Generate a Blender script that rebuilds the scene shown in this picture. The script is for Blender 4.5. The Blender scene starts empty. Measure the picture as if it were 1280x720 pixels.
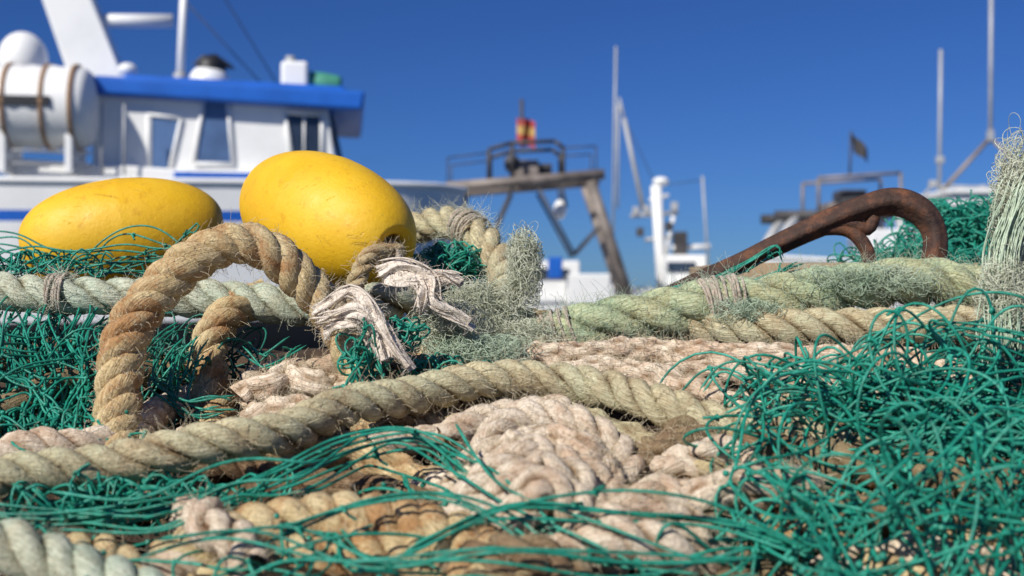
import bpy, math, random
import numpy as np
rng=np.random.default_rng(11); random.seed(5)
F=1422.2; CZ=1.0     # survey scale (lens 40 mm) and eye height above the quay
scene=bpy.context.scene
scene.view_settings.view_transform='Standard'; scene.view_settings.look='None'; scene.view_settings.exposure=0
col=scene.collection

def D(r): return 0.3925/(0.27+(r-360)/F)        # distance of the heap surface
def P(px,row,d=None,off=0.0):
    if d is None: d=D(row)-off
    return ((px-640)/F*d, d, CZ+(360-row)/F*d)

# ------------------------------------------------------------ materials
def newmat(name):
    m=bpy.data.materials.new(name); m.use_nodes=True
    nt=m.node_tree; b=nt.nodes['Principled BSDF']; return m,nt,b
def ramp(nt,stops,src):
    r=nt.nodes.new('ShaderNodeValToRGB'); e=r.color_ramp.elements
    e[0].position=stops[0][0]; e[0].color=(*stops[0][1],1)
    e[1].position=stops[-1][0]; e[1].color=(*stops[-1][1],1)
    for p,c in stops[1:-1]:
        n=e.new(p); n.color=(*c,1)
    nt.links.new(src,r.inputs[0]); return r.outputs[0]
def noise(nt,scale,detail=3,vec=None,rough=.55,dist=0):
    n=nt.nodes.new('ShaderNodeTexNoise'); n.inputs['Scale'].default_value=scale
    n.inputs['Detail'].default_value=detail; n.inputs['Roughness'].default_value=rough
    n.inputs['Distortion'].default_value=dist
    if vec is not None: nt.links.new(vec,n.inputs['Vector'])
    return n.outputs['Fac']
def mix(nt,fac,a,b,mode='MIX'):
    m=nt.nodes.new('ShaderNodeMix'); m.data_type='RGBA'; m.blend_type=mode
    for s,v in ((m.inputs[0],fac),(m.inputs[6],a),(m.inputs[7],b)):
        if hasattr(v,'links'): nt.links.new(v,s)
        elif isinstance(v,tuple): s.default_value=(*v,1)
        else: s.default_value=v
    return m.outputs[2]
def objvec(nt):
    return nt.nodes.new('ShaderNodeTexCoord').outputs['Object']
def rope_mat(name,light,mid,dirt,tint,dirt_amt=.5,tint_amt=.5,bump=.9):
    m,nt,b=newmat(name)
    a=nt.nodes.new('ShaderNodeAttribute'); a.attribute_name='fib'
    mp=nt.nodes.new('ShaderNodeMapping'); mp.inputs['Scale'].default_value=(6,6,70)
    nt.links.new(a.outputs['Vector'],mp.inputs['Vector'])
    fibn=noise(nt,1,3,mp.outputs[0],.65)
    ov=objvec(nt)
    c=ramp(nt,[(.3,tuple(x*.62 for x in mid)),(.5,mid),(.68,light)],fibn)
    w=(1,1,1);k=(0,0,0)
    tn=ramp(nt,[(.42,k),(.62,w)],noise(nt,16,4,ov,.6))
    tm=nt.nodes.new('ShaderNodeMath'); tm.operation='MULTIPLY'; tm.inputs[1].default_value=tint_amt
    nt.links.new(tn,tm.inputs[0]); c=mix(nt,tm.outputs[0],c,tint)
    dn=ramp(nt,[(.46,k),(.62,w)],noise(nt,24,5,ov,.72,.6))
    dm=nt.nodes.new('ShaderNodeMath'); dm.operation='MULTIPLY'; dm.inputs[1].default_value=dirt_amt
    nt.links.new(dn,dm.inputs[0]); c=mix(nt,dm.outputs[0],c,dirt)
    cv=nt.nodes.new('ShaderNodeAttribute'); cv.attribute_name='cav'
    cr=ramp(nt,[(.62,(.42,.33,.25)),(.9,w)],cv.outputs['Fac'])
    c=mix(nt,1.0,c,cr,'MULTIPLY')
    speck=ramp(nt,[(.3,(.5,.45,.4)),(.45,w)],noise(nt,260,2,ov))
    c=mix(nt,.7,c,speck,'MULTIPLY')
    nt.links.new(c,b.inputs['Base Color']); b.inputs['Roughness'].default_value=.85
    b.inputs['Specular IOR Level'].default_value=.25
    bp=nt.nodes.new('ShaderNodeBump'); bp.inputs['Strength'].default_value=bump; bp.inputs['Distance'].default_value=.002
    nt.links.new(fibn,bp.inputs['Height'])
    bp2=nt.nodes.new('ShaderNodeBump'); bp2.inputs['Strength'].default_value=.7; bp2.inputs['Distance'].default_value=.0025
    nt.links.new(noise(nt,320,4,ov,.65),bp2.inputs['Height']); nt.links.new(bp.outputs[0],bp2.inputs['Normal'])
    nt.links.new(bp2.outputs[0],b.inputs['Normal'])
    return m
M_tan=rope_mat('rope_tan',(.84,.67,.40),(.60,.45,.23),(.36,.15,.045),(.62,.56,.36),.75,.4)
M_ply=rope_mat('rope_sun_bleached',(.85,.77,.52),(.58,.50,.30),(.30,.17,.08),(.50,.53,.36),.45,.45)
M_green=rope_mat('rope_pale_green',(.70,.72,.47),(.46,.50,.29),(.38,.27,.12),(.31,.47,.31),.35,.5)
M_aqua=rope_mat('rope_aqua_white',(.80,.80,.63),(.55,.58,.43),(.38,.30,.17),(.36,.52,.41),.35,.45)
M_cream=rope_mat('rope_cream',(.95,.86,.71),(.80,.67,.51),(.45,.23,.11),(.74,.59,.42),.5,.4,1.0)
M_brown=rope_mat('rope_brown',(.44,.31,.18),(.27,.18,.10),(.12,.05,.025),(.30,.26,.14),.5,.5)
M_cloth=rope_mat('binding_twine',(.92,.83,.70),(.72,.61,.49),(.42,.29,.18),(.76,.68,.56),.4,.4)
M_rag=rope_mat('worn_cloth',(.95,.87,.76),(.86,.76,.64),(.60,.46,.34),(.88,.80,.70),.35,.3,.5)

def twine_mat(name,a,bc,c2,rough=.45):
    m,nt,b=newmat(name); ov=objvec(nt)
    c=ramp(nt,[(.3,a),(.55,bc),(.75,c2)],noise(nt,22,4,ov,.65))
    d=ramp(nt,[(.35,(.45,.42,.35)),(.5,(1,1,1))],noise(nt,160,2,ov))
    c=mix(nt,.6,c,d,'MULTIPLY')
    nt.links.new(c,b.inputs['Base Color']); b.inputs['Roughness'].default_value=rough
    bp=nt.nodes.new('ShaderNodeBump'); bp.inputs['Strength'].default_value=.6; bp.inputs['Distance'].default_value=.001
    nt.links.new(noise(nt,700,2,ov),bp.inputs['Height']); nt.links.new(bp.outputs[0],b.inputs['Normal'])
    return m
M_net=twine_mat('net_twine_green',(.005,.14,.095),(.012,.28,.19),(.07,.44,.32))
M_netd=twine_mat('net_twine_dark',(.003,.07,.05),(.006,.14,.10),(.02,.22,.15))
M_fray=twine_mat('frayed_fibre',(.34,.46,.32),(.52,.62,.46),(.70,.76,.60),.7)
M_frayw=twine_mat('frayed_fibre_pale',(.50,.54,.40),(.68,.70,.54),(.82,.82,.68),.7)
M_frayt=twine_mat('frayed_fibre_tan',(.54,.43,.27),(.70,.60,.41),(.80,.72,.54),.7)

def simple(name,colr,rough=.5,metal=0,var=.12,scale=3,bump=0):
    m,nt,b=newmat(name); ov=objvec(nt)
    lo=tuple(x*(1-var*2) for x in colr); hi=tuple(min(1,x*(1+var*.4)) for x in colr)
    c=ramp(nt,[(.3,lo),(.6,hi)],noise(nt,scale,5,ov,.6))
    nt.links.new(c,b.inputs['Base Color']); b.inputs['Roughness'].default_value=rough; b.inputs['Metallic'].default_value=metal
    if bump:
        bp=nt.nodes.new('ShaderNodeBump'); bp.inputs['Strength'].default_value=.6; bp.inputs['Distance'].default_value=bump
        nt.links.new(noise(nt,scale*5,5,ov),bp.inputs['Height']); nt.links.new(bp.outputs[0],b.inputs['Normal'])
    return m
M_white=simple('white_paint',(.86,.86,.83),.4,0,.04,1.5)
M_blue=simple('blue_paint',(.015,.13,.55),.4,0,.08,2)
M_glass=simple('window_glass',(.035,.05,.08),.06,0,.2,1)
M_glassb=simple('window_glass_blue',(.10,.17,.32),.15,0,.2,1)
M_dark=simple('dark_rubber',(.02,.02,.022),.5)
M_steel=simple('weathered_steel',(.26,.22,.19),.6,.1,.3,2)
M_steeld=simple('dark_steel',(.07,.065,.065),.6,.1,.3,2)
M_grey=simple('grey_metal',(.42,.43,.44),.5,.1,.1,2)
M_canv=simple('green_drum',(.08,.34,.22),.5)
M_red=simple('flag_red',(.42,.06,.05),.8); M_yel=simple('flag_yellow',(.50,.32,.10),.8)
M_conc=simple('quay_concrete',(.36,.34,.31),.9,0,.15,1.2,.01)
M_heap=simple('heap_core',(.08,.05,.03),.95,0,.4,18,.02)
M_strap=simple('strap_brown',(.3,.17,.08),.7)

M_rust,nt,b=newmat('rusty_iron'); ov=objvec(nt)
c=ramp(nt,[(.3,(.025,.014,.010)),(.5,(.065,.03,.018)),(.68,(.20,.075,.03))],noise(nt,35,6,ov,.7))
nt.links.new(c,b.inputs['Base Color']); b.inputs['Roughness'].default_value=.7
bp=nt.nodes.new('ShaderNodeBump'); bp.inputs['Strength'].default_value=1.0; bp.inputs['Distance'].default_value=.003
nt.links.new(noise(nt,120,5,ov,.7),bp.inputs['Height']); nt.links.new(bp.outputs[0],b.inputs['Normal'])
# float plastic
M_float,nt,b=newmat('yellow_plastic'); ov=objvec(nt)
c=ramp(nt,[(.3,(.74,.41,.010)),(.55,(.80,.47,.014)),(.75,(.84,.53,.03))],noise(nt,9,5,ov,.6))
mp=nt.nodes.new('ShaderNodeMapping'); mp.inputs['Scale'].default_value=(14,120,30); mp.inputs['Rotation'].default_value=(.3,.5,.9)
nt.links.new(ov,mp.inputs['Vector'])
scr=ramp(nt,[(.62,(0,0,0)),(.70,(1,1,1))],noise(nt,1.6,5,mp.outputs[0],.75,.8))
sc=nt.nodes.new('ShaderNodeMath'); sc.operation='MULTIPLY'; sc.inputs[1].default_value=.4; nt.links.new(scr,sc.inputs[0])
c=mix(nt,sc.outputs[0],c,(.50,.26,.02))
grime=ramp(nt,[(.56,(1,1,1)),(.74,(.68,.56,.42))],noise(nt,70,6,ov,.75))
c=mix(nt,.75,c,grime,'MULTIPLY')
nt.links.new(c,b.inputs['Base Color'])
r=ramp(nt,[(.35,(.42,)*3),(.7,(.70,)*3)],noise(nt,30,5,ov)); nt.links.new(r,b.inputs['Roughness'])
bp=nt.nodes.new('ShaderNodeBump'); bp.inputs['Strength'].default_value=.6; bp.inputs['Distance'].default_value=.001
nt.links.new(noise(nt,200,5,ov,.65),bp.inputs['Height'])
bp2=nt.nodes.new('ShaderNodeBump'); bp2.inputs['Strength'].default_value=.6; bp2.inputs['Distance'].default_value=.001; bp2.invert=True
nt.links.new(scr,bp2.inputs['Height']); nt.links.new(bp.outputs[0],bp2.inputs['Normal']); nt.links.new(bp2.outputs[0],b.inputs['Normal'])
# water
M_water,nt,b=newmat('harbour_water'); ov=objvec(nt)
b.inputs['Base Color'].default_value=(.01,.04,.06,1); b.inputs['Roughness'].default_value=.08
bp=nt.nodes.new('ShaderNodeBump'); bp.inputs['Strength'].default_value=.5; bp.inputs['Distance'].default_value=.08
nt.links.new(noise(nt,1.2,4,ov),bp.inputs['Height']); nt.links.new(bp.outputs[0],b.inputs['Normal'])

# ------------------------------------------------------------ geometry helpers
def norm(v): return v/np.maximum(np.linalg.norm(v,axis=-1,keepdims=True),1e-9)
_w={}
def snoise(p,f,seed):
    if seed not in _w:
        r=np.random.default_rng(seed); _w[seed]=(r.normal(size=(3,5,3)),r.uniform(0,6.28,(3,5)))
    K,ph=_w[seed]; p=np.asarray(p)
    out=np.stack([sum(np.sin(p@(K[c,i]*f)+ph[c,i]) for i in range(5)) for c in range(3)],-1)
    return out/2.5
def resample(pts,ds):
    p=np.array(pts,float); p=np.vstack([2*p[0]-p[1],p,2*p[-1]-p[-2]])
    out=[]
    for i in range(1,len(p)-2):
        t=np.linspace(0,1,24,endpoint=False)[:,None]
        a,b_,c_,d_=p[i-1],p[i],p[i+1],p[i+2]
        out.append(.5*((2*b_)+(-a+c_)*t+(2*a-5*b_+4*c_-d_)*t**2+(-a+3*b_-3*c_+d_)*t**3))
    out=np.vstack(out+[p[-2][None]])
    s=np.r_[0,np.cumsum(np.linalg.norm(np.diff(out,axis=0),axis=1))]
    n=max(4,int(s[-1]/ds)); q=np.linspace(0,s[-1],n)
    return np.stack([np.interp(q,s,out[:,k]) for k in range(3)],-1),q
def frames(pts):
    T=norm(np.gradient(pts,axis=1)); S,n,_=pts.shape
    N=np.zeros_like(pts); ref=np.where(np.abs(T[:,0,2:3])<.8,[[0,0,1.]],[[1.,0,0]])
    cur=norm(ref-(ref*T[:,0]).sum(-1,keepdims=True)*T[:,0]); N[:,0]=cur
    for i in range(1,n):
        cur=norm(cur-(cur*T[:,i]).sum(-1,keepdims=True)*T[:,i]); N[:,i]=cur
    return T,N,np.cross(T,N)
class MB:
    def __init__(s): s.v=[];s.f=[];s.m=[];s.fib=[];s.cav=[];s.n=0
    def add(s,v,f,mi=0,fib=None,cav=None):
        v=v.reshape(-1,3); s.v.append(v); s.f.append(f+s.n); s.m.append(np.full(len(f),mi,np.int32))
        s.fib.append(np.zeros_like(v) if fib is None else fib.reshape(-1,3))
        s.cav.append(np.ones(len(v)) if cav is None else cav.reshape(-1)); s.n+=len(v)
    def tubes(s,pts,rad,k=6,mi=0,twist=None,cavfn=None,caps=False):
        pts=np.asarray(pts,float)
        if pts.ndim==2: pts=pts[None]
        S,n,_=pts.shape; T,N,B=frames(pts)
        th=np.linspace(0,2*np.pi,k,endpoint=False)
        rad=np.asarray(rad,float)
        if rad.ndim<3: rad=np.broadcast_to(np.broadcast_to(rad,(S,n))[:,:,None],(S,n,k))
        if caps:
            rad=rad.copy(); rad[:,0]*=.15; rad[:,-1]*=.15
        V=pts[:,:,None,:]+rad[...,None]*(np.cos(th)[None,None,:,None]*N[:,:,None,:]+np.sin(th)[None,None,:,None]*B[:,:,None,:])
        idx=np.arange(S*n*k).reshape(S,n,k)
        a=idx[:,:-1,:];b_=np.roll(a,-1,2);d_=idx[:,1:,:];c_=np.roll(d_,-1,2)
        f=np.stack([a,b_,c_,d_],-1).reshape(-1,4)
        L=np.concatenate([np.zeros((S,1)),np.cumsum(np.linalg.norm(np.diff(pts,axis=1),axis=2),1)],1)
        tt=th[None,None,:]+(0 if twist is None else twist*L[:,:,None])
        fib=np.stack([np.cos(tt)+0*L[:,:,None],np.sin(tt)+0*L[:,:,None],np.broadcast_to(L[:,:,None],(S,n,k))+np.arange(S)[:,None,None]*3.1],-1)
        s.add(V,f,mi,fib,None if cavfn is None else cavfn(V)); return V,N,B
    def build(s,name,mats,smooth=True,parent=None):
        v=np.vstack(s.v).astype(np.float32); f=np.vstack(s.f).astype(np.int32); m=np.concatenate(s.m)
        me=bpy.data.meshes.new(name); me.vertices.add(len(v)); me.vertices.foreach_set('co',v.ravel())
        me.loops.add(f.size); me.loops.foreach_set('vertex_index',f.ravel())
        me.polygons.add(len(f)); me.polygons.foreach_set('loop_start',np.arange(0,f.size,4,dtype=np.int32))
        me.polygons.foreach_set('loop_total',np.full(len(f),4,np.int32))
        me.polygons.foreach_set('material_index',m); me.polygons.foreach_set('use_smooth',np.full(len(f),smooth))
        a=me.attributes.new('fib','FLOAT_VECTOR','POINT'); a.data.foreach_set('vector',np.vstack(s.fib).astype(np.float32).ravel())
        a=me.attributes.new('cav','FLOAT','POINT'); a.data.foreach_set('value',np.concatenate(s.cav).astype(np.float32))
        me.update(calc_edges=True); me.validate()
        for x in mats: me.materials.append(x)
        o=bpy.data.objects.new(name,me); col.objects.link(o)
        if parent: o.parent=parent
        return o

seedc=[100]
def fuzz_from(mb,V,C,count,mi,lo=.003,hi=.012,r=.00017):
    V=V.reshape(-1,3); C=C.reshape(-1,3); i=rng.integers(0,len(V),count)
    p=V[i]; nn=norm(p-C[i]); t=norm(rng.normal(size=(count,3)))
    L=rng.uniform(lo,hi,(count,1))**1.0; b2=norm(rng.normal(size=(count,3)))
    q=[p-nn*.001, p+nn*L*.3+t*L*.25, p+nn*L*.5+t*L*.6+b2*L*.1, p+nn*L*.55+t*L*.9+b2*L*.35]
    mb.tubes(np.stack(q,1),r,3,mi)
def rope(name,pts,R,mat,fmat=None,pitch=None,kind='laid',wob=.003,fuzz=4000,ds=.0028,k=28,binding=(),bmat=None,rs=.5,fl=1.0):
    seedc[0]+=1; path,s=resample(pts,ds); path=path+snoise(path,22,seedc[0])*wob
    T,N,B=[x[0] for x in frames(path[None])]; mb=MB(); n=len(path)
    s=np.r_[0,np.cumsum(np.linalg.norm(np.diff(path,axis=0),axis=1))]; L=s[-1]
    pitch=pitch or 2*R*2.25; th=np.linspace(0,2*np.pi,k,endpoint=False)
    Rs=R*(1+.06*snoise(path,14,seedc[0]+500)[:,0])
    if kind=='laid':
        cs=[]
        for i in range(3):
            a=2*np.pi*(s/pitch+i/3)+.35*snoise(path,18,seedc[0]+50)[:,1]+.15*snoise(path,60,seedc[0]+51+i)[:,1]
            cs.append(path+(Rs*.53)[:,None]*(np.cos(a)[:,None]*N+np.sin(a)[:,None]*B))
        cs=np.stack(cs); r0=R*rs; yp=9*r0; tw=2*np.pi/yp
        rad=r0*(1+.045*np.cos(8*(th[None,None,:]+tw*s[None,:,None]))+.03*np.cos(3*th[None,None,:]+90*s[None,:,None]+np.arange(3)[:,None,None]*2)
             +.07*snoise(cs,90,seedc[0]+9)[...,:1])
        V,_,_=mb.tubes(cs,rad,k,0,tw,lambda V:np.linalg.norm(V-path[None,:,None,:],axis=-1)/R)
        C=np.broadcast_to(cs[:,:,None,:],V.shape)
    else:
        q=s/(R*1.5)
        bump=np.abs(np.cos(2*th[None,:]+q[:,None]*1.6))**.7*.5+np.abs(np.cos(2*th[None,:]-q[:,None]*1.6+.8))**.7*.5
        pn=path[:,None,:]+R*(np.cos(th)[None,:,None]*N[:,None,:]+np.sin(th)[None,:,None]*B[:,None,:])
        rad=R*(.72+.34*bump)+R*.13*snoise(pn,150,seedc[0]+7)[...,0]+R*.06*snoise(pn,400,seedc[0]+8)[...,1]
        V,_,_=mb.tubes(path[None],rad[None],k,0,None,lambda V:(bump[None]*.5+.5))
        C=np.broadcast_to(path[None,:,None,:],V.shape)
    if fuzz: fuzz_from(mb,V,C,int(fuzz*L),1,.003*fl,.012*fl)
    for (s0,s1) in binding:
        turns=int((s1-s0)/.0024); q=np.linspace(s0,s1,turns*16); a=np.linspace(0,turns*2*np.pi,len(q))
        q=q+.0030*np.sin(a*.37)+.002*np.sin(a*.11); c0=np.stack([np.interp(q,s,path[:,j]) for j in range(3)],-1)
        NN=np.stack([np.interp(q,s,N[:,j]) for j in range(3)],-1);BB=np.stack([np.interp(q,s,B[:,j]) for j in range(3)],-1)
        rr=R*(1.03+.06*np.sin(a*.21)+.03*np.sin(a*1.7))
        c0=c0+rr[:,None]*(np.cos(a)[:,None]*NN+np.sin(a)[:,None]*BB)
        V2,_,_=mb.tubes(c0[None],.0015,7,2)
        fuzz_from(mb,V2,np.broadcast_to(c0[None,:,None,:],V2.shape),500,1,.004,.02)
    o=mb.build(name,[mat,fmat or M_frayt,bmat or M_cloth]); return o,path

# ------------------------------------------------------------ world, sun, camera
w=bpy.data.worlds.new('World'); scene.world=w; w.use_nodes=True; nt=w.node_tree
sky=nt.nodes.new('ShaderNodeTexSky'); sky.sky_type='NISHITA'; sky.sun_disc=False
SUN=np.array([-.56,-.68,.72]); SUN/=np.linalg.norm(SUN)
sky.sun_elevation=math.asin(SUN[2]); sky.sun_rotation=math.atan2(SUN[0],SUN[1])
sky.air_density=1.0; sky.dust_density=.1; sky.ozone_density=4.0; sky.altitude=600
bg=nt.nodes['Background']; bg.inputs['Strength'].default_value=.085
mx=mix(nt,1.0,sky.outputs[0],(.215,.405,.80),'MULTIPLY')
nt.links.new(mx,bg.inputs['Color'])
from mathutils import Vector
sl=bpy.data.lights.new('sun','SUN'); sl.energy=5.0; sl.angle=math.radians(.5); sl.color=(1,.955,.88)
so=bpy.data.objects.new('sun',sl); col.objects.link(so); so.rotation_euler=Vector(SUN).to_track_quat('Z','Y').to_euler(); so.location=(-10,-8,15)
cam=bpy.data.cameras.new('camera'); co=bpy.data.objects.new('camera',cam); col.objects.link(co)
co.location=(0,0,CZ); co.rotation_euler=(math.pi/2,0,0); cam.lens=40; cam.sensor_width=36; cam.clip_start=.02; cam.clip_end=6000
cam.dof.use_dof=True; cam.dof.focus_distance=1.14; cam.dof.aperture_fstop=5.8
scene.camera=co

# ------------------------------------------------------------ setting
def grid(name,x0,x1,y0,y1,nx,ny,zf,mat,smooth=True):
    X,Y=np.meshgrid(np.linspace(x0,x1,nx),np.linspace(y0,y1,ny)); Z=zf(X,Y)
    idx=np.arange(nx*ny).reshape(ny,nx); f=np.stack([idx[:-1,:-1],idx[:-1,1:],idx[1:,1:],idx[1:,:-1]],-1).reshape(-1,4)
    mb=MB(); mb.add(np.stack([X,Y,Z],-1),f); return mb.build(name,[mat],smooth)
grid('water',-3000,3000,5.9,5000,2,2,lambda X,Y:0*X-1.3,M_water)
grid('quay',-60,60,-60,6,2,2,lambda X,Y:0*X,M_conc)
qw=MB(); 
def addbox(mb,c,sz,mi=0):
    c=np.array(c,float);sz=np.array(sz,float)/2
    v=np.array([[x,y,z] for x in(-1,1) for y in(-1,1) for z in(-1,1)],float)*sz+c
    f=np.array([[0,1,3,2],[4,6,7,5],[0,4,5,1],[2,3,7,6],[0,2,6,4],[1,5,7,3]]); mb.add(v,f,mi)
addbox(qw,(0,5.8,-1.003),(120,.4,2)); qw.build('quay_wall',[M_conc],False)
br=MB(); addbox(br,(0,420,-.3),(1800,12,2.4)); br.build('breakwater',[M_conc],False)

def heapz(X,Y):
    p=np.stack([X,Y,0*X],-1)
    z=CZ-.3925+.27*np.minimum(Y,1.36)-.036+.014*snoise(p,16,1)[...,0]+.008*snoise(p,45,2)[...,1]
    t=np.clip((Y-1.42)/.8,0,1); t=t*t*(3-2*t); z=z*(1-t)+0*t
    e=np.clip((np.abs(X)-1.1)/.7,0,1); e=e*e*(3-2*e); z=z*(1-e)
    t2=np.clip((-.1-Y)/.3,0,1); return z*(1-t2)+.0-.01
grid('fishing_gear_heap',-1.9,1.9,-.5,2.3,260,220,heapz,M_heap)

# ------------------------------------------------------------ floats
def surf_rev(prof,axis,center,k=72):
    ax=norm(np.array(axis,float)); u=norm(np.cross(ax,[0,0,1.])); v=np.cross(u,ax)
    th=np.linspace(0,2*np.pi,k,endpoint=False); pr=np.array(prof); n=len(pr)
    V=np.array(center)+pr[:,0][:,None,None]*ax+pr[:,1][:,None,None]*(np.cos(th)[None,:,None]*u+np.sin(th)[None,:,None]*v)
    idx=np.arange(n*k).reshape(n,k); a=idx[:-1];b_=np.roll(a,-1,1);d_=idx[1:];c_=np.roll(d_,-1,1)
    return V,np.stack([a,b_,c_,d_],-1).reshape(-1,4)
def net_float(center,axis,L,r,hole,ex=.86):
    prof=[]
    tc=math.asin(min(.99,(hole+.004)/r))
    for t in np.linspace(tc,math.pi-tc,80):
        c_=math.cos(t); s_=math.sin(t); prof.append((-L*c_,r*s_**ex*(1+.007*math.exp(-(c_/.035)**2))))
    x0,r0=prof[0]
    lip=[(x0+.004*(1-math.cos(a)) , hole+(r0-hole)*(math.cos(a)) ) for i,a in enumerate(np.linspace(math.pi/2,0.15,6))]
    prof=[(0,hole*.97),(x0+.02,hole)]+lip+prof
    lip2=[(-x,y) for x,y in lip[::-1]]; prof=prof+lip2+[(-x0-.02,hole),(0,hole*.97)]
    V,f=surf_rev(prof,axis,center); mb=MB(); mb.add(V,f)
    return mb.build('net_float',[M_float])
c1=np.array(P(407,274,1.33)); ax1=norm(np.array([.71,-.64,-.30]))
net_float(c1,ax1,.130,.0750,.0160,.80)
c2=np.array(P(156,296,1.50)); net_float(c2,(.94,.28,.13),.130,.077,.0125,.80)

# ------------------------------------------------------------ main ropes
N_='mooring_rope'
rope(N_,[P(-60,612,off=.07),P(60,590,off=.08),P(200,572,off=.09),P(330,545,off=.10),P(430,512,off=.10),P(540,484,off=.10),P(640,472,off=.10),P(740,478,off=.10),P(830,503,off=.09),P(920,530,off=.07),P(1010,545,off=.05),P(1090,575,off=.02)],.0165,M_ply,fuzz=6000)
rope(N_,[P(175,640,.93),P(152,585,.96),P(148,520,.99),P(158,455,1.02),P(188,385,1.04),P(232,330,1.06),P(290,308,1.08),P(348,322,1.09),P(395,362,1.10),P(428,415,1.10),P(452,480,1.08),P(470,550,1.04),P(478,620,.98)],.0200,M_tan,fuzz=9000,pitch=.066,wob=.0045,rs=.52)
rope(N_,[P(330,372,1.24),P(290,392,1.18),P(266,430,1.15),P(262,480,1.12),P(274,540,1.06),P(285,590,1.02)],.0195,M_tan,pitch=.072)
rope(N_,[P(-70,362,1.20),P(40,365,1.20),P(140,370,1.20),P(240,373,1.20),P(330,377,1.20),P(410,383,1.20),P(480,378,1.21),P(540,372,1.26)],.0205,M_aqua,M_frayw,fuzz=5000,binding=((.115,.135),))
hole=c1+ax1*.124
rope('float_lanyard',[tuple(c1),tuple(c1+ax1*.09),tuple(hole+ax1*.008),tuple(np.array(P(464,316,1.18))),P(450,337,1.17),P(440,370,1.17),P(432,410,1.15)],.0100,M_tan,pitch=.043)
rope('float_lanyard',[tuple(c1+ax1*.10),P(496,312,1.22),P(504,335,1.19),P(524,362,1.16),P(560,385,1.16),P(600,410,1.16)],.0040,M_cloth,k=12,fuzz=1500)
rope(N_,[P(470,300,1.5),P(520,284,1.46),P(565,280,1.42),P(600,296,1.38),P(622,328,1.34),P(630,370,1.28),P(620,420,1.22)],.0205,M_ply,M_frayw,fuzz=7000,fl=1.5,binding=((.155,.185),),bmat=M_cloth)
rope(N_,[P(640,440,1.20),P(700,424,1.2),P(770,405,1.2),P(840,390,1.2),P(900,376,1.2),P(980,366,1.2),P(1070,357,1.2),P(1150,352,1.21),P(1220,362,1.22),P(1320,376,1.24)],.0262,M_green,M_fray,pitch=.125,fuzz=12000,fl=1.7,binding=((.035,.07),(.205,.25)))
rope(N_,[P(700,424,1.23),P(790,402,1.22),P(870,400,1.2),P(950,410,1.17),P(1050,408,1.16),P(1150,408,1.16),P(1240,404,1.17),P(1330,414,1.17)],.0200,M_ply,M_frayt,fuzz=6000,binding=((.44,.47),))
rope(N_,[P(560,470,1.13),P(640,452,1.13),P(720,448,1.13),P(800,438,1.14),P(880,446,1.13),P(960,450,1.12),P(1050,448,1.12),P(1150,458,1.09),P(1230,490,1.04)],.0140,M_cream,kind='braid',fuzz=5000,k=36)
rope(N_,[P(690,466,1.11),P(770,460,1.11),P(840,476,1.08),P(900,494,1.05),P(960,522,1.01),P(1010,560,.97)],.0135,M_cream,kind='braid',fuzz=5000,k=36)
rope(N_,[P(700,480,1.12),P(780,472,1.11),P(880,466,1.12),P(1000,472,1.10),P(1100,484,1.08)],.012,M_cream,kind='braid',fuzz=3500,k=32)
rope(N_,[P(-80,664,.70),P(10,684,.70),P(90,708,.69),P(180,742,.67),P(260,800,.64)],.0170,M_aqua,M_fray)
rope(N_,[P(210,700,.77),P(310,664,.77),P(420,645,.77),P(520,660,.75),P(600,694,.72),P(660,760,.68)],.0185,M_tan,pitch=.064)
rope(N_,[P(260,730,.74),P(360,700,.75),P(470,690,.74),P(560,710,.72),P(640,770,.66)],.0175,M_tan,pitch=.060)
rope(N_,[P(930,560,.90),P(1020,575,.88),P(1120,580,.86),P(1220,600,.84),P(1330,610,.82)],.0185,M_brown,pitch=.070)

# ------------------------------------------------------------ heaped old rope
cg=[]
def lane(x0,r0,x1,r1,bow,off0,off1,R,mat,kind,j=8,rj=5):
    pts=[]
    for t in np.linspace(0,1,8):
        x=x0+(x1-x0)*t; r_=r0+(r1-r0)*t-bow*math.sin(math.pi*t)+rng.uniform(-rj,rj)
        pts.append(P(x+rng.uniform(-j,j),r_,off=off0+(off1-off0)*math.sin(math.pi*t)))
    cg.append((pts,R,mat,kind))
C='braid'
lane(560,600,790,600,75,.03,.10,.015,M_cream,'laid',12,8)
lane(570,625,775,628,78,.03,.11,.014,M_cream,C,12,8)
lane(580,655,780,645,88,.03,.12,.015,M_cream,'laid',12,8)
lane(600,672,750,662,82,.03,.12,.014,M_cream,'laid',12,8)
lane(610,692,740,684,72,.03,.12,.014,M_cream,'laid',12,8)
lane(555,560,770,560,40,.03,.07,.015,M_cream,'laid')
lane(660,570,900,620,30,.0,.03,.013,M_brown,C,12,10)
lane(700,680,960,640,40,.0,.06,.014,M_cream,'laid',12,12)
lane(660,705,900,670,40,.0,.07,.015,M_cream,C,12,12)
lane(640,720,900,700,40,.0,.08,.015,M_cream,'laid',12,12)
lane(800,640,1000,620,20,.03,.08,.015,M_cream,C)
lane(780,600,900,560,20,.02,.05,.013,M_brown,'laid')
lane(820,600,960,590,30,.02,.07,.015,M_cream,'laid')
lane(290,500,440,500,26,.0,.05,.014,M_cream,C)
lane(300,480,520,470,20,.0,.04,.013,M_cream,'laid')
lane(300,515,420,525,16,.0,.04,.012,M_cream,C)
lane(480,470,620,500,15,.0,.05,.014,M_brown,'laid')
lane(220,650,330,720,20,.03,.07,.015,M_cream,'laid')
lane(560,720,720,740,30,.04,.08,.015,M_brown,'laid')
lane(820,575,960,560,30,.02,.05,.014,M_brown,'laid')
lane(880,600,1060,560,30,.02,.05,.014,M_tan,'laid')
lane(560,440,700,450,20,.02,.05,.014,M_green,'laid')
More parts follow.
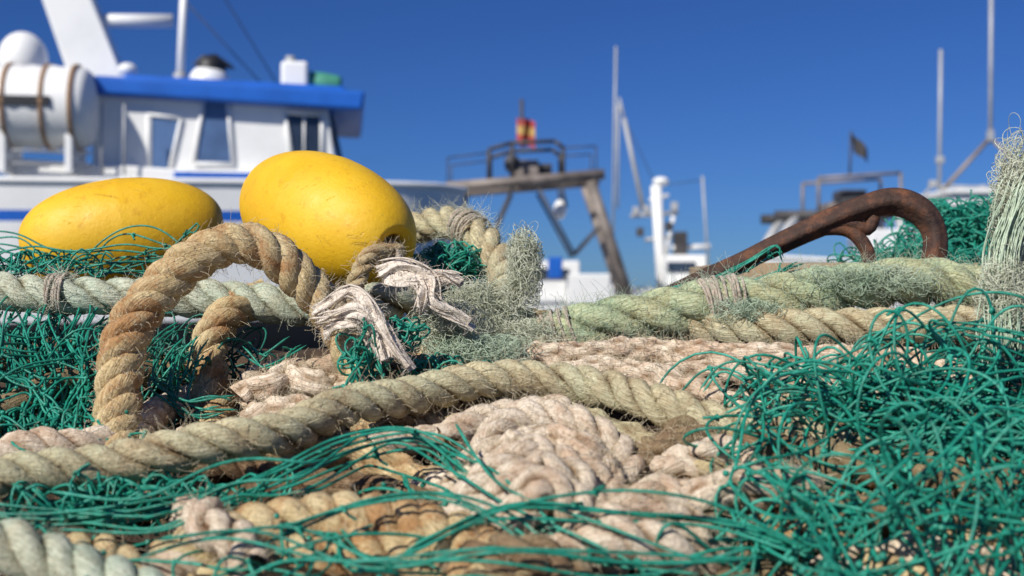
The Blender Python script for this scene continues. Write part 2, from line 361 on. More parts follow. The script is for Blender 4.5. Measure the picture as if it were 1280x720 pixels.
for pts,R,mat,kind in cg: rope('old_rope',pts,R,mat,kind=kind,fuzz=4500,k=30,wob=.006,ds=.0026)
cg=[]
for i in range(40):
    x=rng.uniform(-80,1360); r_=rng.uniform(450,760); a=rng.uniform(-.5,.5); L=rng.uniform(180,420)
    lane(x-L/2*math.cos(a),r_-L/2*math.sin(a)*.6,x+L/2*math.cos(a),r_+L/2*math.sin(a)*.6,rng.uniform(-40,60),-.03,rng.uniform(-.01,.03),rng.uniform(.010,.016),
         [M_brown,M_tan,M_brown,M_cream,M_ply][rng.integers(0,5)],['laid','braid'][rng.integers(0,2)])
for x in (640,760,880,1000,1120): cg.append(([P(x-90,428,1.30),P(x,418,1.30),P(x+90,424,1.30),P(x+160,430,1.3)],.016,M_brown,'laid'))
for pts,R,mat,kind in cg: rope('old_rope',pts,R,mat,kind=kind,fuzz=900,k=18,wob=.006,ds=.0045)

# ------------------------------------------------------------ iron hook
mb=MB()
pth,s=resample([P(800,385,1.36),P(860,358,1.36),P(930,326,1.36),P(1010,288,1.36),P(1070,263,1.36),P(1115,252,1.36),P(1150,264,1.355),P(1168,292,1.35),P(1166,326,1.34),P(1150,352,1.34)],.004)
rr=np.interp(s/s[-1],[0,.3,.6,.75,.9,1],[.010,.0110,.0125,.0155,.0135,.010])
th=np.linspace(0,2*np.pi,20,endpoint=False)
rad=rr[None,:,None]*(1+.12*np.cos(4*th)[None,None,:])*(1+.05*snoise(pth,60,31)[None,:,:1]); mb.tubes(pth[None],rad,20,0)
pth,s=resample([P(1000,294,1.36),P(1030,286,1.36),P(1060,288,1.36),P(1080,306,1.355),P(1090,335,1.35)],.004)
mb.tubes(pth[None],.0085,14,0)
pth,s=resample([P(1030,282,1.36),P(1058,280,1.36),P(1084,286,1.36),P(1092,270,1.36)],.004); mb.tubes(pth[None],.0085,14,0)
mb.build('iron_hook',[M_rust])
mb=MB()
pth,s=resample([P(780,560,.98),P(840,548,.97),P(880,560,.95),P(905,590,.92)],.004); mb.tubes(pth[None],.006,12,0)
pth,s=resample([P(600,622,.80),P(650,600,.80),P(680,590,.82)],.004); mb.tubes(pth[None],.004,12,0)
mb.build('rusty_bar',[M_rust])

# ------------------------------------------------------------ nets
def walks(center,ext,S,n,step,curl,seed,bias=(0,0,0)):
    r=np.random.default_rng(seed); c_=np.array(center); e=np.array(ext)
    p=c_+r.uniform(-1,1,(S,3))*e*.9; d=norm(r.normal(size=(S,3))*[1,.7,1]); om=r.normal(size=(S,3))*curl
    out=[p.copy()]
    for i in range(n-1):
        om=om*.93+r.normal(size=(S,3))*curl*.33
        d=norm(d+np.cross(om,d)-((p-c_)/e)*np.clip(np.linalg.norm((p-c_)/e,axis=1,keepdims=True)-.75,0,2)*.35+np.array(bias))
        p=p+d*step; out.append(p.copy())
    return np.stack(out,1)
def knots(mb,pts,count,r,mi=0):
    S,n,_=pts.shape; i=rng.integers(0,S,count); j=rng.integers(2,n-3,count)
    p=pts[i,j]; d=norm(pts[i,j+1]-p); q=norm(np.cross(d,rng.normal(size=(count,3))))
    a=np.linspace(0,2.2*np.pi*1.2,9)[None,:,None]
    loop=p[:,None,:]+(d[:,None,:]*np.sin(a)+q[:,None,:]*np.cos(a))*r*1.35+np.cross(d,q)[:,None,:]*(a/8-.4)*r*2.2
    mb.tubes(loop,r,5,mi)
    tail=np.stack([p,p+q*r*4+d*r*2,p+q*r*7+d*r*5],1); mb.tubes(tail,r*.85,5,mi)
def tangle(mb,center,ext,S,n=52,step=.006,curl=.09,r=.0011,seed=1,kn=1.1,bias=(0,0,0)):
    p=walks(center,ext,S,n,step,curl,seed,bias); mb.tubes(p,r,6,0,caps=True)
    if kn: knots(mb,p,int(S*kn),r*1.2)
    return p
def strands(mb,pts,S,spread,r=.00112,seed=3,wave=.008,freq=30,kn=.5):
    rg=np.random.default_rng(seed); path,s=resample(pts,.006); n=len(path)
    T,N,B=[x[0] for x in frames(path[None])]; L=[]
    for i in range(S):
        a,b_=rg.normal(size=2)*spread; ph=rg.uniform(0,50)
        o=snoise(path+np.array([ph,ph*.3,0]),freq,seed*7+i%4+900)
        L.append(path+N*(a)+B*(b_)+o*wave)
    L=np.stack(L); mb.tubes(L,r,6,0,caps=True); knots(mb,L,int(S*kn)+1,r*1.2); return L
def netpatch(mb,corners,nu,nv,offs=.05,amp=.03,f=9,r=.0011,seed=1,slack=.35,jit=.004,ds=None):
    """diamond netting, crumpled, lying on the heap"""
    rg=np.random.default_rng(seed); c=np.array([P(a,b_,off=offs) if ds is None else P(a,b_,ds[i]) for i,(a,b_) in enumerate(corners)])
    U,V=np.meshgrid(np.linspace(0,1,nu),np.linspace(0,1,nv),indexing='ij'); 
    q=np.stack([U*3,V*3,0*U],-1); wv=snoise(q,2.2,seed+20); U2=U+.13*wv[...,0]; V2=V+.13*wv[...,1]
    p=(c[0]*((1-U2)*(1-V2))[...,None]+c[1]*(U2*(1-V2))[...,None]+c[2]*(U2*V2)[...,None]+c[3]*((1-U2)*V2)[...,None])
    p=p+snoise(p,f*3,seed+30)*amp*[1,.6,.8]+snoise(p,f*8,seed+31)*amp*.25+rg.normal(size=p.shape)*jit
    A=[];B=[]
    for i in range(nu-1):
        for j in range(nv-1):
            if (i+j)%2==0: A.append(p[i,j]);B.append(p[i+1,j+1])
            else: A.append(p[i+1,j]);B.append(p[i,j+1])
    A=np.array(A);B=np.array(B); E=len(A); t=np.linspace(0,1,9)[None,:,None]
    d=np.linalg.norm(B-A,axis=1)[:,None,None]; o=norm(rg.normal(size=(E,3))+[0,0,-.5])[:,None,:]; o2=norm(rg.normal(size=(E,3)))[:,None,:]
    sl=rg.uniform(.03,slack,(E,1,1))
    q=A[:,None]*(1-t)+B[:,None]*t+o*np.sin(np.pi*t)*d*sl+o2*np.sin(2*np.pi*t)*d*sl*.3
    mb.tubes(q,r,6,0)
    K=p.reshape(-1,3); tt=np.linspace(-1,1,5)[None,:,None]; dd=norm(rg.normal(size=K.shape))
    mb.tubes(K[:,None]+dd[:,None]*tt*r*2.0,np.array([.4,1.7,2.1,1.7,.4])[None]*r*np.ones((len(K),1)),6,0)

NET='fishing_net'
mb=MB()
for k_,(x,s_) in enumerate([(-20,7),(10,8),(40,8),(70,8),(100,8),(125,7),(55,6)]):
    strands(mb,[P(x+10,392,1.20),P(x-6,430,1.13),P(x+6,480,1.07),P(x-10,530,1.01),P(x+14,580,.97)],s_,.009,seed=40+k_,wave=.008,freq=24)
netpatch(mb,[(-60,405),(135,405),(140,580),(-60,580)],13,12,seed=87,amp=.010,slack=.22,jit=.004,ds=(1.12,1.12,.93,.93))
tangle(mb,P(40,490,1.08),(.09,.04,.05),16,seed=4); tangle(mb,P(60,555,.99),(.09,.04,.02),12,seed=5)
mb.build(NET,[M_net])
mb=MB()
tangle(mb,P(120,500,1.17),(.14,.04,.06),70,seed=6); tangle(mb,P(230,490,1.16),(.10,.04,.05),40,seed=7)
mb.build(NET,[M_netd])
mb=MB()
strands(mb,[P(185,560,1.06),P(200,500,1.08),P(215,450,1.1),P(240,425,1.12)],9,.012,seed=61)
strands(mb,[P(200,440,1.1),P(190,490,1.06),P(225,520,1.04),P(280,520,1.04)],7,.010,seed=62)
strands(mb,[P(380,440,1.1),P(330,470,1.08),P(290,440,1.1)],3,.010,seed=63)
mb.build(NET,[M_net])
mb=MB()
strands(mb,[P(-40,296,1.40),P(30,308,1.38),P(90,325,1.36),P(150,330,1.36),P(215,322,1.36)],4,.007,seed=64,wave=.010)
strands(mb,[P(-40,326,1.34),P(60,332,1.32),P(150,334,1.31),P(240,330,1.31)],7,.006,seed=65,wave=.008)
strands(mb,[P(100,330,1.34),P(135,304,1.34),P(170,294,1.34),P(225,312,1.33)],2,.004,seed=66)
strands(mb,[P(205,330,1.34),P(225,300,1.34),P(240,290,1.34),P(232,320,1.33)],2,.003,seed=67)
tangle(mb,P(60,330,1.31),(.10,.03,.008),10,seed=9)
tangle(mb,P(560,345,1.34),(.04,.03,.02),26,seed=10); tangle(mb,P(575,325,1.36),(.03,.02,.012),12,seed=18)
mb.build(NET,[M_net])
mb=MB()
tangle(mb,P(455,448,1.03),(.016,.012,.022),16,n=30,step=.004,curl=.22,seed=12,kn=1)
tangle(mb,P(500,420,1.05),(.018,.012,.014),12,n=26,step=.004,curl=.22,seed=13,kn=1)
strands(mb,[P(455,450,1.03),P(450,480,1.0),P(430,520,.96),P(395,560,.93)],4,.006,seed=68)
tangle(mb,P(560,470,1.08),(.05,.02,.010),12,seed=14)
mb.build(NET,[M_net])
mb=MB()
netpatch(mb,[(-60,610),(480,600),(600,740),(-60,740)],17,7,.06,.014,seed=71,slack=.25,jit=.005)
strands(mb,[P(-60,640,.78),P(80,645,.78),P(220,628,.79),P(330,600,.82),P(430,556,.85),P(520,545,.86),P(580,580,.84),P(640,640,.79)],6,.005,seed=72,wave=.008,freq=12)
strands(mb,[P(60,640,.76),P(180,650,.75),P(280,610,.77),P(380,600,.79),P(480,545,.86),P(560,590,.81),P(640,650,.75),P(760,700,.71)],4,.007,seed=73,wave=.010,freq=12)
strands(mb,[P(500,690,.70),P(620,640,.72),P(760,640,.73),P(900,650,.73),P(1000,690,.72)],5,.009,seed=74,wave=.010,freq=12)
strands(mb,[P(200,715,.69),P(320,690,.70),P(450,715,.68),P(600,700,.67),P(760,710,.68),P(930,690,.68)],6,.012,seed=75,wave=.012,freq=12)
strands(mb,[P(330,690,.71),P(440,640,.72),P(540,625,.73),P(640,660,.72),P(700,720,.69)],4,.008,seed=79,wave=.012,freq=14)
strands(mb,[P(560,560,.84),P(600,610,.79),P(650,650,.75),P(760,680,.72),P(880,720,.69)],3,.007,seed=80,wave=.010,freq=14)
tangle(mb,P(160,625,.83),(.13,.04,.010),24,seed=15)
mb.build(NET,[M_net])
mb=MB()
netpatch(mb,[(920,430),(1330,410),(1380,740),(980,740)],15,12,.09,.020,seed=81,slack=.25,r=.0012)
netpatch(mb,[(960,470),(1330,440),(1380,720),(1000,700)],12,10,.14,.024,seed=84,slack=.25,r=.0012)
tangle(mb,P(1110,560,.86),(.12,.06,.065),22,seed=16,r=.0012,step=.007,curl=.06)
tangle(mb,P(1190,500,.90),(.10,.06,.055),22,seed=17,r=.0012,step=.007,curl=.06)
tangle(mb,P(1170,650,.72),(.10,.05,.05),20,seed=19,r=.0012,step=.007,curl=.06)
tangle(mb,P(1000,490,.98),(.07,.04,.028),10,seed=21,r=.0012,step=.007,curl=.08)
tangle(mb,P(970,680,.76),(.08,.04,.02),12,seed=22,r=.0012,curl=.08)
strands(mb,[P(880,500,.98),P(920,470,.98),P(1000,490,.95),P(1080,470,.93),P(1180,430,.92),P(1290,440,.9)],6,.012,seed=82,wave=.016,freq=14)
strands(mb,[P(900,560,.9),P(980,530,.88),P(1080,560,.84),P(1180,540,.82),P(1300,600,.8)],6,.014,seed=83,wave=.016,freq=14)
mb.build(NET,[M_net])
mb=MB(); tangle(mb,P(1130,600,.93),(.16,.05,.07),70,seed=23); tangle(mb,P(1250,510,1.0),(.10,.05,.07),45,seed=24); mb.build(NET,[M_netd])
mb=MB(); tangle(mb,P(1240,300,1.75),(.13,.10,.045),200,seed=25,r=.0014); tangle(mb,P(1150,330,1.6),(.10,.08,.02),60,seed=26); mb.build(NET,[M_net])
mb=MB()
strands(mb,[P(830,362,1.33),P(890,345,1.33),P(930,330,1.335),P(965,310,1.335),P(975,325,1.33)],4,.004,seed=91,wave=.006)
strands(mb,[P(820,372,1.3),P(880,355,1.31),P(940,345,1.31),P(1000,330,1.32)],4,.004,seed=92,wave=.006)
mb.build(NET,[M_net])
mb=MB()
for q,e,S,sd,mi in [(P(600,390,1.2),(.035,.02,.025),420,201,1),(P(655,345,1.2),(.012,.015,.035),260,202,1),(P(600,440,1.12),(.05,.02,.010),260,203,0),(P(560,410,1.14),(.03,.02,.02),240,204,1),
                 (P(1266,300,1.05),(.012,.012,.075),500,205,1),(P(1254,400,1.02),(.014,.012,.04),300,206,1),(P(660,420,1.18),(.03,.02,.01),180,207,1),(P(940,390,1.165),(.03,.01,.008),80,208,0),(P(1090,350,1.17),(.07,.012,.010),150,209,0)]:
    p=walks(q,e,S,30,.0035,.09,sd,bias=(0,0,.08 if sd in(202,205,206) else 0)); mb.tubes(p,.0003,3,mi)
for sd in range(3):
    strands(mb,[P(1305+sd*4,180,1.05),P(1278+sd*3,240,1.04),P(1262-sd*4,310,1.03),P(1248+sd*6,380,1.02),P(1244+sd*8,440,1.0)],60,.006,r=.0005,seed=300+sd,wave=.003,freq=40,kn=0)
mb.build('frayed_rope',[M_fray,M_frayw])

# cloth ties on the loop
mb=MB()
for sd,pl in enumerate([[P(394,392,1.06),P(418,374,1.045),P(440,366,1.04),P(462,388,1.03),P(488,430,1.02),P(512,462,1.02)],
                        [P(398,402,1.06),P(425,394,1.04),P(450,390,1.03),P(468,412,1.03),P(480,450,1.02)],
                        [P(406,414,1.06),P(430,407,1.04),P(452,410,1.04),P(464,438,1.04)],
                        [P(474,342,1.12),P(505,335,1.11),P(538,350,1.105),P(545,380,1.10),P(590,408,1.1)],
                        [P(480,352,1.12),P(515,352,1.105),P(550,345,1.105),P(576,350,1.1)],
                        [P(520,338,1.12),P(533,365,1.10),P(527,390,1.1)]]):
    for j in range(2):
        path,s=resample(pl,.0022); path=path+snoise(path+j*3.3,40,450+sd*3+j)*.0035; T,N,B=[x[0] for x in frames(path[None])]
        a=snoise(path+j,22,480+sd)[:,0]*1.3+j*1.3; wd=.0062*(1+.35*snoise(path,60,470+j)[:,0]); k=20
        th=np.linspace(0,2*np.pi,k,endpoint=False)
        u=np.cos(a)[:,None]*N+np.sin(a)[:,None]*B; v_=-np.sin(a)[:,None]*N+np.cos(a)[:,None]*B
        fold=.0009*np.sin(4*np.cos(th)[None,:]+snoise(path,50,490+sd+j)[:,1:2]*3)
        V=path[:,None,:]+u[:,None,:]*(wd[:,None]*np.cos(th)[None,:])[...,None]+v_[:,None,:]*(.0022*np.sin(th)[None,:]+fold)[...,None]
        n=len(path); idx=np.arange(n*k).reshape(n,k); A_=idx[:-1];B_=np.roll(A_,-1,1);D_=idx[1:];C_=np.roll(D_,-1,1)
        fib=np.stack([np.broadcast_to(np.cos(th)[None,:]*1.5,(n,k)),np.broadcast_to(np.sin(th)[None,:],(n,k)),np.broadcast_to(s[:,None],(n,k))],-1)
        mb.add(V,np.stack([A_,B_,C_,D_],-1).reshape(-1,4),0,fib)
        fuzz_from(mb,V,np.broadcast_to(path[:,None,:],V.shape),140,0,.003,.012,.0002)
    strands(mb,pl,9,.004,r=.0009,seed=400+sd,wave=.003,freq=45,kn=.1)
mb.build('cloth_tie',[M_rag])

# ------------------------------------------------------------ assemblies for boats
class Asm:
    def __init__(s,name,loc,rz=0):
        s.e=bpy.data.objects.new(name,None); col.objects.link(s.e); s.e.location=loc; s.e.rotation_euler=(0,0,rz); s.loc=np.array(loc,float)
    def fin(s,mb,name,mats,smooth=False,bev=0):
        o=mb.build(name,mats,smooth,s.e)
        if bev:
            m=o.modifiers.new('b','BEVEL'); m.width=bev; m.segments=3; m.limit_method='ANGLE'
            o.data.polygons.foreach_set('use_smooth',[True]*len(o.data.polygons)); 
            w_=o.modifiers.new('w','WEIGHTED_NORMAL')
        return o
    def box(s,name,c,sz,mat,bev=.02):
        mb=MB(); addbox(mb,c,sz); return s.fin(mb,name,[mat],False,bev)
    def prism(s,name,poly,y0,y1,mat,bev=.02):
        v=np.array([[x,y0,z] for x,z in poly]+[[x,y1,z] for x,z in poly],float)
        f=np.array([[0,1,2,3],[7,6,5,4],[0,4,5,1],[1,5,6,2],[2,6,7,3],[3,7,4,0]]); mb=MB(); mb.add(v,f); return s.fin(mb,name,[mat],False,bev)
    def bar(s,name,pl,r,mat,k=10):
        mb=MB(); 
        for a in pl:
            p=np.array(a,float)
            if len(p)==2: p=p[0]+(p[1]-p[0])*np.array([0,.0005,.5,.9995,1])[:,None]
            mb.tubes(p[None],r,k,0,caps=True)
        return s.fin(mb,name,[mat],True)
    def sphere(s,name,c,rad,mat,zmin=-1):
        t=np.linspace(math.asin(zmin) if zmin>-1 else -math.pi/2,math.pi/2,14)
        prof=[(math.sin(a)*rad[2],max(1e-4,math.cos(a))*rad[0]) for a in t]; V,f=surf_rev_z(prof,c); mb=MB(); mb.add(V,f); return s.fin(mb,name,[mat],True)
def surf_rev_z(prof,c,k=24):
    th=np.linspace(0,2*np.pi,k,endpoint=False); pr=np.array(prof)
    V=np.stack([pr[:,1:2]*np.cos(th),pr[:,1:2]*np.sin(th),np.repeat(pr[:,0:1],k,1)],-1)+np.array(c); n=len(pr)
    idx=np.arange(n*k).reshape(n,k); a=idx[:-1];b_=np.roll(a,-1,1);d_=idx[1:];c_=np.roll(d_,-1,1)
    return V,np.stack([a,b_,c_,d_],-1).reshape(-1,4)
def hull(asm,xs,xb,beam,zk,z_mid,rise_s,rise_b,mats,stripe=(.80,.87),rake=.7):
    n=30; fr=np.array([0,.25,.5,.7,stripe[0],stripe[1],1.0]); t=np.linspace(0,1,n)
    w=np.where(t<.5,.86+.28*t,1-.0*t); w=np.where(t>=.5,np.sqrt(np.clip(1-((t-.5)/.5)**2.4,0,1)),w)*beam/2
    zt=z_mid+rise_s*np.clip(1-t*2,0,1)**2+rise_b*np.clip(t*2-1,0,1)**2
    mb=MB(); fl=np.array([.0,.75,.93,.97,.985,.99,1.0])
    for sgn in (-1,1):
        V=np.zeros((n,len(fr),3))
        for j,(f_,l_) in enumerate(zip(fr,fl)):
            rk=rake*(f_-1)*np.clip(t*2-1,0,1)**2*np.sign(xb-xs)
            V[:,j,0]=xs+(xb-xs)*t+rk; V[:,j,1]=sgn*w*l_; V[:,j,2]=zk+(zt-zk)*f_
        idx=np.arange(n*len(fr)).reshape(n,len(fr))
        f=np.stack([idx[:-1,:-1],idx[1:,:-1],idx[1:,1:],idx[:-1,1:]],-1)
        m=np.zeros(f.shape[:2],int); m[:,4]=1; m[:,:2]=2
        for mi in range(3): mb.add(V,f[m==mi].reshape(-1,4),mi)
    V=np.stack([np.stack([xs+(xb-xs)*t,-w*.97,zt-.5],-1),np.stack([xs+(xb-xs)*t,w*.97,zt-.5],-1)],1)
    idx=np.arange(n*2).reshape(n,2); mb.add(V,np.stack([idx[:-1,0],idx[1:,0],idx[1:,1],idx[:-1,1]],-1),0)
    addbox(mb,(xs,0,(zk+zt[0])/2),(.08,2*w[0]*.9,(zt[0]-zk)),0)
    asm.fin(mb,'hull',mats,True)
    rb=MB()
    for sgn in(-1,1): rb.tubes(np.stack([xs+(xb-xs)*t,sgn*w,zt+.02],-1)[None],.06,8,0)
    asm.fin(rb,'rail_cap',[mats[0]],True)

S1=.01406
def X(px): return (px-325)*S1
def Z(r_): return 1+(360-r_)*S1
A=Asm('fishing_boat',(-4.62,21.7,0),math.radians(8))
hull(A,-14,3.75,5.2,-1.9,Z(236),.7,.15,[M_white,M_blue,M_dark],stripe=(.86,.90))
yw=-1.7
A.prism('wheelhouse',[(X(120),Z(262)),(X(424),Z(262)),(X(404),Z(122)),(X(120),Z(118))],yw,1.7,M_white,.05)
A.prism('deck_house',[(X(40),Z(262)),(X(240),Z(262)),(X(240),Z(216)),(X(30),Z(205))],-2.1,2.1,M_white,.05)
A.prism('roof',[(X(118),Z(124)),(X(448),Z(138)),(X(452),Z(114)),(X(126),Z(102))],-2.0,1.9,M_blue,.06)
A.prism('roof_top',[(X(150),Z(106)),(X(430),Z(115)),(X(425),Z(106)),(X(160),Z(98))],-1.8,1.7,M_blue,.04)
def win(name,poly,glass,y=yw):
    A.prism(name+'_glass',poly,y-.02,y+.05,glass,.005)
    p=[(a,y-.03,b_) for a,b_ in poly]; p=p+[p[0]]
    for i in range(4): A.bar(name+'_frame',[[p[i],p[i+1]]],.035,M_white,8)
win('side_window',[(X(241),Z(206)),(X(289),Z(206)),(X(282),Z(125)),(X(254),Z(125))],M_glassb)
win('fore_window',[(X(362),Z(203)),(X(398),Z(203)),(X(398),Z(142)),(X(352),Z(140))],M_glass)
win('door_window',[(X(188),Z(216)),(X(212),Z(216)),(X(226),Z(150)),(X(186),Z(146))],M_glassb)
A.bar('curtain_rod',[[(X(376),yw-.04,Z(200)),(X(376),yw-.04,Z(144))]],.02,M_white)
for y in (-1.05,0,1.05):
    v=np.array([[X(422)+.01,y-.42,Z(200)],[X(422)+.01,y+.42,Z(200)],[X(408)+.03,y+.42,Z(142)],[X(408)+.03,y-.42,Z(142)]]); v2=v-[.05,0,0]
    mb=MB(); mb.add(np.vstack([v+[.03,0,0],v2]),np.array([[0,1,2,3],[7,6,5,4],[0,4,5,1],[1,5,6,2],[2,6,7,3],[3,7,4,0]])); A.fin(mb,'front_window',[M_glass])
A.box('blue_band',((X(222)+X(330))/2,-2.13,Z(226)),((330-222)*S1,.06,14*S1),M_blue,.005)
A.box('blue_band_base',((X(222)+X(330))/2,-1.9,Z(230)),((330-222)*S1,.4,20*S1),M_white,.01)
A.box('cabin_door',((X(163)+X(180))/2,yw-.02,Z(180)),(.55,.05,1.15),M_white,.02)
for x in (140,166): A.bar('grab_rail',[[(X(x),-2.3,Z(225)),(X(x),-2.3,Z(140))]],.022,M_grey)
A.bar('guard_rail',[[(X(-60),-2.4,Z(196)),(X(130),-2.4,Z(200))],[(X(-60),-2.4,Z(212)),(X(130),-2.4,Z(215))]],.025,M_grey)
mb=MB(); prof=[(-.86,.01),(-.84,.35),(-.78,.58),(-.70,.66)]+[(x,.68+(.03 if i%2 else 0)) for i,x in enumerate(np.linspace(-.62,.62,9))]+[(.70,.66),(.78,.58),(.84,.35),(.86,.01)]
cc=(X(70),-2.0,Z(143)); V,f=surf_rev(prof,(1,0,0),cc,32); mb.add(V,f); A.fin(mb,'life_raft_canister',[M_white],True)
for dx in (-.5,.1,.55):
    mb=MB(); V,f=surf_rev([(dx-.03,.70),(dx-.03,.735),(dx+.03,.735),(dx+.03,.70)],(1,0,0),cc,32); mb.add(V,f); A.fin(mb,'raft_strap',[M_strap])
A.box('raft_label',(cc[0]-.2,cc[1]-.70,cc[2]),(.9,.06,.16),M_dark,.005)
for dx in(-.55,.5): A.box('raft_cradle',(cc[0]+dx,cc[1],Z(200)),(.12,1.0,.7),M_white)
A.prism('mast_leg',[(X(76),Z(104)),(X(146),Z(104)),(X(90),Z(-40)),(X(28),Z(-40))],-.35,.35,M_white,.04)
A.bar('mast_arm',[[(X(70),0,Z(6)),(X(198),0,Z(2))]],.13,M_white)
A.sphere('radar_dome',(X(24),-.9,Z(72)),(.42,.42,.50),M_white); A.bar('radar_post',[[(X(24),-.9,Z(72)),(X(24),-.9,Z(120))]],.1,M_white)
A.bar('antenna_pole',[[(X(213),-.6,Z(98)),(X(220),-.6,Z(-60))]],.075,M_white)
A.bar('antenna_foot',[[(X(213),-.6,Z(100)),(X(213),-.6,Z(80))]],.12,M_grey)
A.bar('rigging',[[(X(150),0,Z(-220)),(X(345),.3,Z(98))],[(X(190),0,Z(-50)),(X(330),.3,Z(98))]],.012,M_steeld)
A.box('searchlight_foot',(X(158),-1.4,Z(100)),(.16,.2,.3),M_white); A.sphere('searchlight',(X(158),-1.4,Z(88)),(.17,.17,.13),M_white)
A.sphere('horn_pod',(X(254),-1.0,Z(98)),(.37,.37,.36),M_white,0); A.sphere('black_dome',(X(256),-1.0,Z(80)),(.27,.27,.28),M_dark,-.2)
A.bar('black_fin',[np.array([(X(232),-1.,Z(74)),(X(246),-1.,Z(64)),(X(261),-1.,Z(62)),(X(278),-1.,Z(74)),(X(286),-1.,Z(78))])],.05,M_dark)
A.box('vent_box',(X(362),-.9,Z(84)),(.50,.5,.5),M_white,.08); A.bar('vent_pipe',[[(X(356),-.9,Z(80)),(X(356),-.9,Z(58))]],.09,M_grey)
mb=MB(); V,f=surf_rev([(-.34,.01),(-.33,.16),(-.26,.2),(0,.215),(.26,.2),(.33,.16),(.34,.01)],(1,0,-.12),(X(398),-.8,Z(92)),20); mb.add(V,f); A.fin(mb,'green_drum',[M_canv],True)

def g(px,row,d=30,dy=0): return np.array([(px-640)/F*d,d+dy,CZ+(360-row)/F*d])
def loc(A,*p): return [tuple(np.array(q)-A.loc) for q in p]
def steel(A,name,pairs,r,mat,k=8): A.bar(name,[loc(A,a,b_) for a,b_ in pairs],r,mat,k)
o=g(700,360); A=Asm('trawler',(o[0]-1,31,0)); 
hull(A,5.5,-6.5,4.6,-1.9,CZ-.35,.2,.9,[M_white,M_blue,M_dark]) 
for dy in (-.9,.9):
    steel(A,'gantry_beam',[(g(560,238,30,dy),g(752,222,30,dy))],.14,M_steel)
    steel(A,'gantry_leg',[(g(735,230,30,dy),g(784,378,30,dy)),(g(578,240,30,dy),g(556,378,30,dy))],.14,M_steel)
    steel(A,'gantry_brace',[(g(672,238,30,dy),g(716,320,30,dy)),(g(716,320,30,dy),g(752,280,30,dy)),(g(700,235,30,dy),g(706,262,30,dy)),(g(640,240,30,dy),g(600,330,30,dy))],.04,M_steeld)
    steel(A,'top_frame',[(g(612,228,30,dy),g(612,192,30,dy)),(g(612,192,30,dy),g(640,184,30,dy)),(g(640,184,30,dy),g(692,182,30,dy)),(g(692,182,30,dy),g(702,190,30,dy)),(g(702,190,30,dy),g(702,225,30,dy)),(g(640,184,30,dy),g(640,226,30,dy))],.055,M_steeld)
    steel(A,'guard_rail',[(g(562,238,30,dy),g(562,202,30,dy)),(g(562,202,30,dy),g(612,196,30,dy)),(g(702,190,30,dy),g(742,188,30,dy)),(g(742,188,30,dy),g(742,222,30,dy))],.02,M_steeld)
for x,r_ in ((575,238),(640,234),(740,225)): steel(A,'cross_tie',[(g(x,r_,30,-.9),g(x,r_,30,.9))],.08,M_steel)
A.box('winch_box',tuple(g(655,212)-A.loc),(.75,.9,.42),M_steel); A.box('lamp_box',tuple(g(680,214)-A.loc),(.4,.5,.35),M_steeld)
A.bar('winch_drum',[loc(A,g(640,205,30,-.5),g(640,205,30,.5))],.2,M_steeld,16)
steel(A,'flag_pole',[(g(653,184),g(652,124))],.05,M_steeld)
mb=MB()
for si,(ra,rb,m_) in enumerate([(146,155,0),(155,166,1),(166,180,0)]):
    u=np.linspace(0,1,12); V=[]
    for r_ in (ra,rb):
        V.append(np.stack([g(646,r_)[0]+u*.48, 30+.10*np.sin(u*9+r_*.05), np.full(12,g(0,r_)[2])-.12*u-.03*np.sin(u*7)],-1)-A.loc)
    V=np.stack(V); idx=np.arange(24).reshape(2,12); mb.add(V,np.stack([idx[0,:-1],idx[0,1:],idx[1,1:],idx[1,:-1]],-1),m_)
A.fin(mb,'flag',[M_red,M_yel],True)
A.sphere('hanging_buoy',tuple(g(700,262)-A.loc),(.17,.17,.26),M_white); steel(A,'buoy_line',[(g(700,262),g(698,238))],.02,M_steeld)
A.box('cabin',tuple(g(690,350,31)-A.loc),(1.4,2.0,1.0),M_white,.05); A.box('cabin_window',tuple(g(690,342,29.95)-A.loc),(.9,.06,.25),M_glass)
A.box('net_bin',tuple(g(735,362,29)-A.loc),(1.1,.8,.8),M_white,.05); A.box('blue_hatch',tuple(g(694,335,28.6)-A.loc),(.35,.4,.55),M_blue,.04)

B_=Asm('trawler',(g(820,360,34)[0],34,0))
hull(B_,-2.2,6.0,4.0,-1.9,CZ-.2,.2,.7,[M_white,M_blue,M_dark])
def gg(px,r_,dy=0): return g(px,r_,33,dy)
steel(B_,'main_mast',[(gg(829,380),gg(820,232))],.16,M_white,12)
steel(B_,'mast_bracket',[(gg(812,250),gg(836,244)),(gg(832,320),gg(842,270))],.06,M_white)
B_.sphere('mast_head',tuple(gg(826,227)-B_.loc),(.24,.24,.14),M_white)
steel(B_,'cross_arm',[(gg(788,270),gg(848,266)),(gg(806,300),gg(840,296))],.06,M_grey)
for x,r_ in ((795,264),(843,258),(800,290),(836,283),(808,262)): B_.box('deck_light',tuple(gg(x,r_)-B_.loc),(.2,.2,.25),M_steeld if x in(800,836) else M_grey,.03)
steel(B_,'whip_antenna',[(gg(766,300),gg(770,58)),(gg(772,260),gg(773,130))],.035,M_grey)
steel(B_,'boom',[(gg(780,148),gg(804,262))],.07,M_grey); steel(B_,'boom_tip',[(gg(774,122),gg(782,155))],.035,M_grey)
steel(B_,'aft_antenna',[(gg(878,220),gg(886,345))],.035,M_grey); steel(B_,'aft_rail',[(gg(840,310),gg(888,308))],.08,M_white)
B_.box('wheelhouse',tuple(gg(852,352)-B_.loc),(1.1,2,1.5),M_white,.06); B_.box('window',tuple(g(852,334,31.98)-B_.loc),(.8,.06,.3),M_glass)
B_.box('deck_gear',tuple(gg(850,305)-B_.loc),(.35,.6,.7),M_steeld,.05); B_.box('deck_box',tuple(gg(790,372)-B_.loc),(1.2,1,.6),M_grey,.05)
